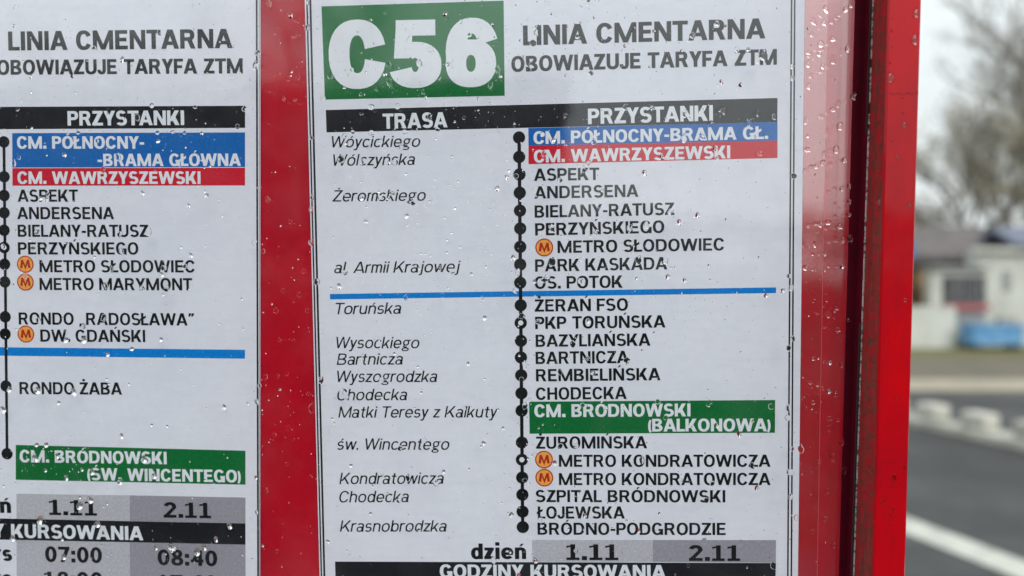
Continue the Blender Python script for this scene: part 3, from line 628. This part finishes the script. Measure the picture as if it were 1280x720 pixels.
# ------------------------------------------------------------ the display case
VT, VB = -150.0, 420.0                                  # top and bottom of the case on the board
def uu(u_top, u_bot, v): return u_top + (u_bot - u_top) * (v + 38.0) / 235.0   # edges measured at v=-38 and v=197
case = obj('display_case', None, label='red metal timetable case with rain-spotted clear pane and worn frame', cat='display case')
case.matrix_world = BM
def profile(name, m, pts, v0=VT, v1=VB, bev=0, label=None):
    """extruded section: pts = (u at v=-38, u at v=197, w)"""
    lo = [P(uu(a, b, v1), v1, w) for a, b, w in pts]; hi = [P(uu(a, b, v0), v0, w) for a, b, w in pts]
    o = MB().prism(lo, hi).build(name, m, case, label=label)
    if bev: bevel(o, bev / 1000, 2)
    return o
MB().box(-.465, .230, .0009, .006, -VB/1000, -VT/1000).build('backing_board', M_RED, case)
profile('inner_lip', M_LIP, [(199.2,197.6,-.1),(208.1,205.3,-.55),(208.3,205.5,.8),(199.2,197.6,.85)])
profile('inner_lip', M_LIP2, [(208.13,205.33,-.40),(219.0,214.2,-.55),(219.2,214.4,.8),(208.4,205.6,.8)])
profile('lip_highlight', M_HIGHLIGHT, [(208.0,205.2,-.56),(208.06,205.26,-.66),(208.14,205.34,-.66),(208.2,205.4,-.42)], 40, 420)  # thin strip painted as the bright highlight where the lip facets meet
profile('frame_channel', M_CHANNEL_SHADE, [(219.1,214.3,-.6),(226.0,221.5,-.6),(226.0,221.5,.8),(219.1,214.3,.8)])
profile('frame_wall', M_WORN, [(222.75,217.0,-9),(223.45,219.4,-19.8),(226,222,-19.8),(226,222,-8.95),(222.8,217.1,-8.95)])
profile('channel_side', M_CHANNEL_SHADE, [(222.95,217.25,-8.9),(226,221.5,-8.9),(226,221.5,-.65),(222.95,217.25,-.65)])
profile('frame_face', M_FACE, [(223.4,219.5,-20.0),(224.0,220.1,-20.5),(235.3,231.5,-20.5),(235.9,232.1,-19.6),(236.4,232.6,8),(227.2,223.2,8),(227.2,223.2,-19.6),(223.4,219.5,-19.75)], bev=.12)
# bare metal edge with gaps where the paint held
for a, b in ((-150, -13), (-9.6, 4.5), (8.5, 12.5), (14, 420)):
    profile('bare_edge', M_EDGE, [(222.25,216.5,-9.0),(222.35,216.55,-9.35),(222.95,217.25,-9.35),(222.95,217.25,-9.0)], a, b)
for a, b in ((-150, 16), (92, 420)):
    profile('rubber_seal', M_SEAL, [(221.5,215.7,-8.7),(221.6,215.8,-9.1),(222.3,216.5,-9.1),(222.3,216.5,-8.7)], a, b)
# chips and a crack in the paint of the frame face
r_ = random.Random(9); CH = []
for cu, cv, su, sv, n in ((223.2, 160, 1.3, 5, 26), (227, 168, 1.0, 7, 22), (227.5, 2, 5, 14, 8), (225, 90, 4, 40, 10), (224.0, -20, .4, 14, 10)):
    for _ in range(n):
        u, v = r_.gauss(cu, su), r_.gauss(cv, sv); r = r_.uniform(.12, .42)
        if not uu(224.3, 220.4, v) < u < uu(235, 231.2, v): continue
        k = r_.randint(5, 8); ring = [(r*r_.uniform(.5, 1.2)*math.cos(6.283*i/k), r*r_.uniform(.6, 1.5)*math.sin(6.283*i/k)) for i in range(k)]
        o = MB().prism([P(u+x, v+z, -20.53) for x, z in ring], [P(u+x, v+z, -20.45) for x, z in ring]).build('paint_chip', M_CHIP, case)
cr = MB(); pts_ = [(u, 3.2 + .35*math.sin(u*1.9) + .2*math.sin(u*5)) for u in [223.6 + .75*i for i in range(16)]]
for (a, b), (c, d) in zip(pts_, pts_[1:]): cr.prism([P(a, b-.09, -20.53), P(c, d-.09, -20.53), P(c, d+.09, -20.53), P(a, b+.09, -20.53)], [P(a, b-.09, -20.45), P(c, d-.09, -20.45), P(c, d+.09, -20.45), P(a, b+.09, -20.45)])
cr.build('paint_crack', M_CHIP, case)
# the closing pieces of the frame outside the picture
MB().box(-.480, .2370, -.0205, .008, -VT/1000, -VT/1000 + .012).build('frame_rail', M_FACE, case)
MB().box(-.480, .2300, -.0205, .008, -VB/1000 - .012, -VB/1000).build('frame_rail', M_FACE, case)
MB().box(-.480, -.4655, -.0205, .008, -VB/1000, -VT/1000).build('frame_side', M_FACE, case)
MB().box(-.06, .02, .0085, .06, -1.56, -VT/1000 + .05).build('support_post', mat('grey_post_paint', (.2, .21, .22), .5, bump=(80, .2, .002)), case)
profile('front_pane', M_PANE, [(-464.0,-464.0,-5.0),(215.9,211.3,-5.0),(215.9,211.3,-8.0),(-464.0,-464.0,-8.0)])

# ------------------------------------------------------------ the two timetable sheets
LAB = {'R': 'white timetable sheet headed C56 in a green box, the whole right-hand page', 'L': 'white timetable sheet at the left edge of the case, without a route box'}
SHEET = {}
for s in ('R', 'L'):
    e = obj('timetable_sheet', None, label=LAB[s], cat='timetable', group='paper timetables in the case')
    e.matrix_world = BM @ Matrix.Translation(P(0 if s == 'R' else -30, 0, 0)); SHEET[s] = e
OFF = {'R': P(0, 0, 0), 'L': P(-30, 0, 0)}
def quad(s, name, inkname, c, w, parent=None, thick=.03, label=None):
    a = [P(u, v, w) - OFF[s] for u, v in c]; b = [P(u, v, w + thick) - OFF[s] for u, v in c]
    return MB().prism(a[::-1], b[::-1]).build(name, M_PAPER if inkname == 'paper' else INK[inkname], parent or SHEET[s], label=label)
bands = []
NAMEC = {'green': 'green', 'blue': 'blue', 'red': 'red', 'black': 'black', 'cyan': 'sky blue', 'grey1': 'light grey', 'grey2': 'darker grey', 'greyline': 'thin grey', 'paper': ''}
for s, name, col, c in QUADS:
    if name == 'paper':
        quad(s, 'paper', 'paper', c, 0.0, thick=.25)
    elif name == 'route_line': quad(s, name, 'k', c, -.05)
    elif name == 'river_line': quad(s, name, col, c, -.03)
    else:
        lab = {'stop_band': f'{NAMEC[col]} band of print behind stop names', 'route_box': 'green box behind the route number'}.get(name)
        o = quad(s, name, col, c, -.03 if name != 'time_cell' else -.025, label=lab)
        bands.append((s, c, o))
def inside(s, u, v):
    for t_, c, o in bands:
        if t_ == s and min(p[0] for p in c) <= u <= max(p[0] for p in c) and min(p[1] for p in c) <= v <= max(p[1] for p in c): return o
for s, name, txt, style, ik, u0, v0, u1, v1, cap in TEXTS:
    L = math.hypot(u1 - u0, v1 - v0); V, F = text_mesh(txt, style, L / 1000, cap / 1000)
    o = obj(name, mesh(name, V, F, [INK[ik]]), SHEET[s], label=f'{"white" if ik == "w" else "black"} lettering reading {txt}')
    o.location = P(u0, v0, -.075) - OFF[s]; o.rotation_euler = (0, math.atan2(v1 - v0, u1 - u0), 0)
def disc(r, w, n=32, r_in=0.0, thick=.03):
    m = MB()
    c = [(math.cos(2*math.pi*i/n), math.sin(2*math.pi*i/n)) for i in range(n)]
    if r_in <= 0: m.prism([P(x*r, y*r, w) for x, y in c], [P(x*r, y*r, w + thick) for x, y in c])
    else:
        for i in range(n):
            (x0, y0), (x1, y1) = c[i], c[(i+1) % n]
            m.add([P(x0*r_in, y0*r_in, w), P(x0*r, y0*r, w), P(x1*r, y1*r, w), P(x1*r_in, y1*r_in, w)], [(0, 1, 2, 3)])
    return m
for s, u, v, r, hollow in DOTS:
    o = disc(r, 0).build('route_dot', INK['k'], SHEET[s], label='black route dot with a white centre' if hollow else None); o.location = P(u, v, -.085) - OFF[s]
    if hollow: disc(r*.42, -.02, 20, thick=.01).build('dot_centre', INK['w'], o)
for s, u, v, r in BADGES:
    e = disc(r, 0).build('metro_badge', INK['orange'], SHEET[s], label='round orange badge with a dark red M'); e.location = P(u, v, -.085) - OFF[s]
    disc(r, -.012, 36, r*.87).build('badge_ring', INK['dred'], e)
    q = r * .56; m_ = []                                        # the M: slanted legs, its centre point hanging lower
    for sx in (-1, 1):
        m_ += [[(sx*1.12*q, -.78*q), (sx*.62*q, -.78*q), (sx*.42*q, .92*q), (sx*.86*q, .92*q)], [(sx*.86*q, .92*q), (sx*.42*q, .92*q), (sx*-.02*q, -.34*q), (0, -1.12*q)][:4]]
    vv, ff = [], []
    for p in m_:
        ar = sum(p[i][0]*p[(i+1) % 4][1] - p[(i+1) % 4][0]*p[i][1] for i in range(4))
        if ar < 0: p = p[::-1]
        b = len(vv); vv += [Vector(x) for x in p]; ff.append([b, b+1, b+2, b+3])
    rr = delaunay_2d_cdt(vv, [], ff, 0, 1e-5)
    obj('badge_letter', mesh('badge_letter', [(x.x/1000, -.00002, x.y/1000) for x in rr[0]], [tuple(f) for f, o_ in zip(rr[2], rr[5]) if o_], [INK['dred']]), e)

# ------------------------------------------------------------ raindrops on the pane
def drop_mesh(seed, seg=22, rings=7, tall=1.0, sag=.15, h=.42, rough=.08):
    """flat-backed bead of water, unit radius, bulging towards -y, heavier at its foot"""
    r_ = random.Random(seed); ph = [r_.uniform(0, 6.28) for _ in range(4)]; am = [rough * r_.uniform(.3, 1) for _ in range(4)]
    V, F = [], []
    for j in range(rings):
        k = 1 - j / rings; y = -h * (math.sqrt(max(0, 1 - (k*.94)**2)) - math.sqrt(1 - .94**2)) / (1 - math.sqrt(1 - .94**2))
        for i in range(seg):
            a = 2*math.pi*i/seg; q = k * (1 + sum(am[m]*math.sin((m+2)*a + ph[m]) for m in range(4)) / (1 + 0*k))
            x, z = q*math.cos(a), q*math.sin(a)*tall; z -= sag*(1 - k)*tall; x *= 1 - .12*math.sin(a)
            V.append((x, y, z))
    V.append((0, -h, -sag*tall)); top = len(V) - 1
    for j in range(rings - 1):
        for i in range(seg): F.append((j*seg+i, j*seg+(i+1) % seg, (j+1)*seg+(i+1) % seg, (j+1)*seg+i))
    for i in range(seg): F.append(((rings-1)*seg+i, (rings-1)*seg+(i+1) % seg, top))
    F.append(tuple(range(seg))[::-1])
    return V, F
MESHES = []
for k in range(9):
    V, F = drop_mesh(k, tall=rnd.uniform(.9, 1.35), sag=rnd.uniform(.0, .3), h=rnd.uniform(.20, .36), rough=rnd.uniform(.03, .16))
    me = mesh('raindrop', V, F, [M_WATER], True); me.polygons[len(F)-1].use_smooth = False; MESHES.append(me)
PW = -8.06
def pane_px(px, py, w=PW):
    """where the drop measured at this spot of the picture sits on the pane (fixed once, in board millimetres)"""
    d = Vector(((px - 640) / 924, 1.0, -(py - 360) / 924)); n_ = BY; p0 = BT + BY * (w / 1000)
    h = EYE + d * ((p0 - EYE).dot(n_) / d.dot(n_)); q = BM.inverted() @ h
    return q.x * 1000, -q.z * 1000
DROPS = [pane_px(*d[:2]) + (d[2] / 2 / 2.98,) for d in [
    (336,4,8),(385,3,6),(199,41,7),(368,45,8),(187,8,5),(118,60,7),(322,66,9),(320,81,10),(290,96,8),(190,132,8),(244,134,6),(305,136,7),(297,158,8),(22,137,6),(27,127,6),
    (172,147,8),(98,166,7),(197,166,7),(216,165,6),(231,166,6),(148,196,9),(122,176,6),(129,212,8),(24,197,7),(18,204,7),(384,35,8),(389,172,8),(369,125,6),(355,123,6),(360,100,5),(373,97,6),
    (324,235,6),(335,250,7),(390,247,7),(389,262,8),(363,277,7),(318,303,8),(389,303,9),(396,352,11),(354,363,7),(374,368,7),(380,339,7),(345,388,8),(384,388,6),(350,425,6),(367,425,6),
    (334,248,6),(329,314,6),(359,467,6),(347,470,6),(386,492,7),(390,510,11),(360,535,8),(343,543,7),(367,549,5),(359,580,6),(333,613,6),(321,640,6),(345,689,7),(332,471,7),(324,482,8),(321,502,7),
    (447,42,6),(481,16,5),(576,27,5),(549,98,5),(413,96,8),(404,123,8),(451,118,6),(537,61,9),(486,81,8),(512,50,8),(524,79,9),(587,44,7),(562,82,8),(622,87,8),(613,106,8),(487,103,8),(440,87,6),(470,111,5),
    (497,133,8),(464,134,10),(464,166,9),(506,165,8),(537,146,8),(547,162,7),(580,147,6),(529,115,6),(452,142,6),
    (666,54,10),(722,46,8),(670,41,7),(896,29,8),(865,44,8),(954,69,14),(921,62,7),(935,62,7),(660,80,8),(739,91,9),(707,144,7),(782,134,8),(815,135,8),(855,142,8),(905,138,9),(947,141,8),(968,146,7),(937,154,9),(900,137,6),
    (678,168,8),(742,178,8),(855,173,9),(878,172,9),(710,180,7),(950,192,8),(896,198,7),(735,204,7),(680,192,8),(730,213,6),(645,220,8),(668,238,7),(700,225,8),(753,238,6),(838,265,9),(745,290,7),
    (787,285,9),(690,285,8),(808,281,8),(725,351,8),(684,346,8),(681,350,10),(832,327,8),(728,324,9),(798,325,10),(647,340,8),(690,327,11),
    (644,363,9),(652,395,9),(672,402,7),(716,430,9),(735,448,7),(783,450,9),(656,455,8),(741,466,8),(700,465,7),(652,474,7),(662,500,7),(656,507,9),(822,502,8),(886,504,9),(964,508,9),(728,506,8),(757,510,7),(832,522,8),
    (668,568,7),(656,600,7),(683,617,9),(675,650,8),(890,604,9),(850,600,7),(802,575,8),(940,582,7),(883,625,7),(700,557,8),(720,557,7),(889,650,6),(880,676,8),(925,678,7),(775,692,8),(860,707,6),(966,707,8),(720,688,7),
    (990,83,7),(990,98,8),(992,220,9),(986,345,7),(989,360,8),(986,435,8),(991,423,7),(985,510,8),(984,522,9),(990,561,8),(988,590,12),(988,621,9),(1001,561,9),(995,647,7),
    (430,170,7),(441,165,6),(502,184,8),(476,177,7),(426,199,12),(452,202,8),(493,203,7),(440,220,6),(475,247,7),(490,242,8),(516,254,9),(535,251,6),(550,335,6),(431,341,8),(565,340,7),
    (507,372,7),(553,369,6),(401,475,9),(427,490,9),(477,475,8),(433,496,7),(520,503,6),(500,560,8),(530,550,8),(510,597,8),(545,604,9),(498,626,8),(524,662,7),(437,695,5),(410,538,6),(580,510,6),(617,700,9),(640,668,6),
    (1032,12,9),(1030,29,8),(1026,55,9),(1010,66,6),(1024,68,7),(1010,80,8),(1028,83,7),(1011,108,8),(1041,78,7),(1059,61,8),(1057,12,7),(1063,8,6),(1041,49,8),(1041,137,8),(1050,158,9),(1007,151,7),(1010,170,6),(1066,120,9),
    (1009,187,9),(1045,187,10),(1028,203,8),(1055,200,8),(1020,208,7),(1052,236,7),(1061,232,6),(1035,278,9),(1025,280,8),(1049,283,9),(1018,305,7),(1006,334,8),(1053,300,8),(1062,298,9),(1061,268,7),(1061,252,7),
    (1035,393,9),(1045,385,7),(1047,412,8),(1060,400,6),(1017,448,7),(1052,455,8),(1013,478,6),(1044,493,6),(1016,503,7),(1037,523,8),(1036,535,7),(1047,525,6),(1041,571,9),(1052,553,8),(1024,576,7),(1055,588,7),(1035,613,6),(1031,648,8),(1016,664,6),(1042,681,8),(1021,703,6),
    (150,246,7),(60,243,7),(46,290,8),(150,293,9),(186,290,10),(41,310,7),(152,314,9),(4,308,7),(205,335,10),(232,333,8),(140,336,7),(32,345,9),(132,357,8),(178,360,8),(208,360,10),(16,355,5),(105,408,8),(48,400,9),(130,397,9),
    (83,425,7),(105,425,8),(165,436,6),(135,443,6),(12,487,7),(47,488,8),(92,490,8),(4,512,8),(44,573,8),(58,556,7),(180,574,8),(46,556,6),(115,590,7),(150,602,7),(193,595,8),(83,597,6),(100,632,10),(113,625,8),(50,650,9),(122,655,8),
    (287,657,7),(270,674,6),(215,685,10),(246,690,9),(255,684,7),(80,696,7),(213,683,9),(16,673,7),(320,597,5)]]
SAY = {'2.11': 'the right-hand date 2.11', '1.11': 'the left-hand date 1.11', '07:00': 'the time 07:00 in the light column', '08:40': 'the time 08:40 in the dark column'}
TXT = [(t[0], SAY.get(t[2], t[2]), (t[5]+t[7])/2, (t[6]+t[8])/2 - t[9]/2, abs(t[7]-t[5])/2, t[9]/2) for t in TEXTS if t[1] != 'route_character'] + [('R', 'the number C56', 37, -17, 38, 19)]
def seen_at(u, v):
    """where on the sheets' plane a drop appears from the camera"""
    h = BM @ P(u, v, PW); d = h - EYE; k = (BT - EYE).dot(BY) / d.dot(BY); q = BM.inverted() @ (EYE + d * k); return q.x * 1000, -q.z * 1000
def place_words(u, v):
    u, v = seen_at(u, v)
    strip = -27.4 < u < -7; lip = u > 196
    side = 'L' if u <= -27.4 else 'R'
    best = min((t for t in TXT if t[0] == side), key=lambda t: max(0, abs(u-t[2])-t[4])*(.08 if strip or lip else .6) + max(0, abs(v-t[3])-t[5]))
    if strip: return f'on the red strip between the sheets, level with {best[1]}'
    if lip: return f'over the red inner lip, level with {best[1]}'
    where = 'left of' if u < best[2]-best[4] else 'right of' if u > best[2]+best[4] else 'just above' if v < best[3]-best[5]-.6 else 'just below' if v > best[3]+best[5]+.6 else ('over the start of' if u < best[2]-best[4]/3 else 'over the end of' if u > best[2]+best[4]/3 else 'over the middle of')
    return f'{where} {best[1]} on the {"C56" if side == "R" else "left"} sheet'
ORD = ['highest', 'second highest', 'third highest', 'fourth highest', 'fifth highest', 'sixth highest', 'seventh highest', 'eighth highest', 'ninth highest', 'tenth highest', 'eleventh highest', 'twelfth highest']
words = {}; _seen = set()
for i, (u, v, r) in enumerate(DROPS[:292]): words.setdefault(place_words(u, v), []).append((v, i))
DLAB = {}
for w_, l_ in words.items():
    for k, (v, i) in enumerate(sorted(l_)): DLAB[i] = ('raindrop ' if len(l_) == 1 else f'{ORD[k]} raindrop ') + w_
for i_, (u, v, r) in enumerate(DROPS[:292]):
    o = obj('raindrop', rnd.choice(MESHES), label=DLAB[i_], cat='raindrop', group='raindrops on the pane')
    r *= .86; sz = rnd.uniform(.9, 1.1)
    o.matrix_world = BM @ Matrix.Translation(P(u, v, PW)) @ Matrix.Rotation(rnd.uniform(-.25, .25), 4, 'Y') @ Matrix.Diagonal((r/1000*rnd.uniform(.8, 1), r/1000*.95, r/1000*sz, 1))
# fine spray between the beads: far too many to count
SV, SF = [], []
lowV = [drop_mesh(50 + k, seg=9, rings=3, tall=rnd.uniform(.9, 1.6), sag=.1, h=.34, rough=.12) for k in range(5)]
def spray(u, v, r):
    V, F = rnd.choice(lowV); b = len(SV); c = rnd.uniform(-.4, .4)
    ca, sa = math.cos(c), math.sin(c)
    for x, y, z in V: SV.append(P(u + (x*ca - z*sa)*r, v - (x*sa + z*ca)*r, PW + y*r))
    SF.extend(tuple(i + b for i in f) for f in F)
clusters = [(rnd.uniform(-145, 212), rnd.uniform(-52, 200), rnd.uniform(6, 26)) for _ in range(46)]
for u, v, r in DROPS[292:]: spray(u, v, r)
for _ in range(2400):
    if rnd.random() < .55:
        c = rnd.choice(clusters); u, v = rnd.gauss(c[0], c[2]), rnd.gauss(c[1], c[2])
    else: u, v = rnd.uniform(-150, 212), rnd.uniform(-55, 203)
    lim = uu(215.5, 210.9, v)
    if u > lim or u < -222: continue
    spray(u, v, min(.95, .13 * rnd.paretovariate(2.2)))
sp = obj('rain_spray', mesh('rain_spray', SV, SF, [M_WATER], True), label='fine rain spray speckling the clear pane over both sheets', cat='rain spray', kind='stuff'); sp.matrix_world = BM
# beads that sit on the frame face
FO = ['highest', 'second highest', 'third highest', 'fourth highest', 'fifth highest', 'sixth highest', 'seventh highest', 'eighth highest', 'ninth highest', 'second lowest', 'lowest']
for fi, (px, py, d) in enumerate(sorted(((1145,17,9),(1143,50,10),(1113,97,11),(1130,156,7),(1122,196,5),(1137,255,7),(1131,375,6),(1120,498,5),(1131,584,5),(1098,253,6),(1118,597,7)), key=lambda q_: q_[1])):
    u, v = pane_px(px, py, -20.56)
    o = obj('raindrop', MESHES[(px + py) % 9], label=f'{FO[fi]} of the few raindrops on the red frame post', cat='raindrop', group='raindrops on the red frame'); r = d/2/3.1
    o.matrix_world = BM @ Matrix.Translation(P(u, v, -20.53 if px > 1105 else -20.56)) @ Matrix.Diagonal((r*.75/1000, r*.6/1000, r/1000, 1))
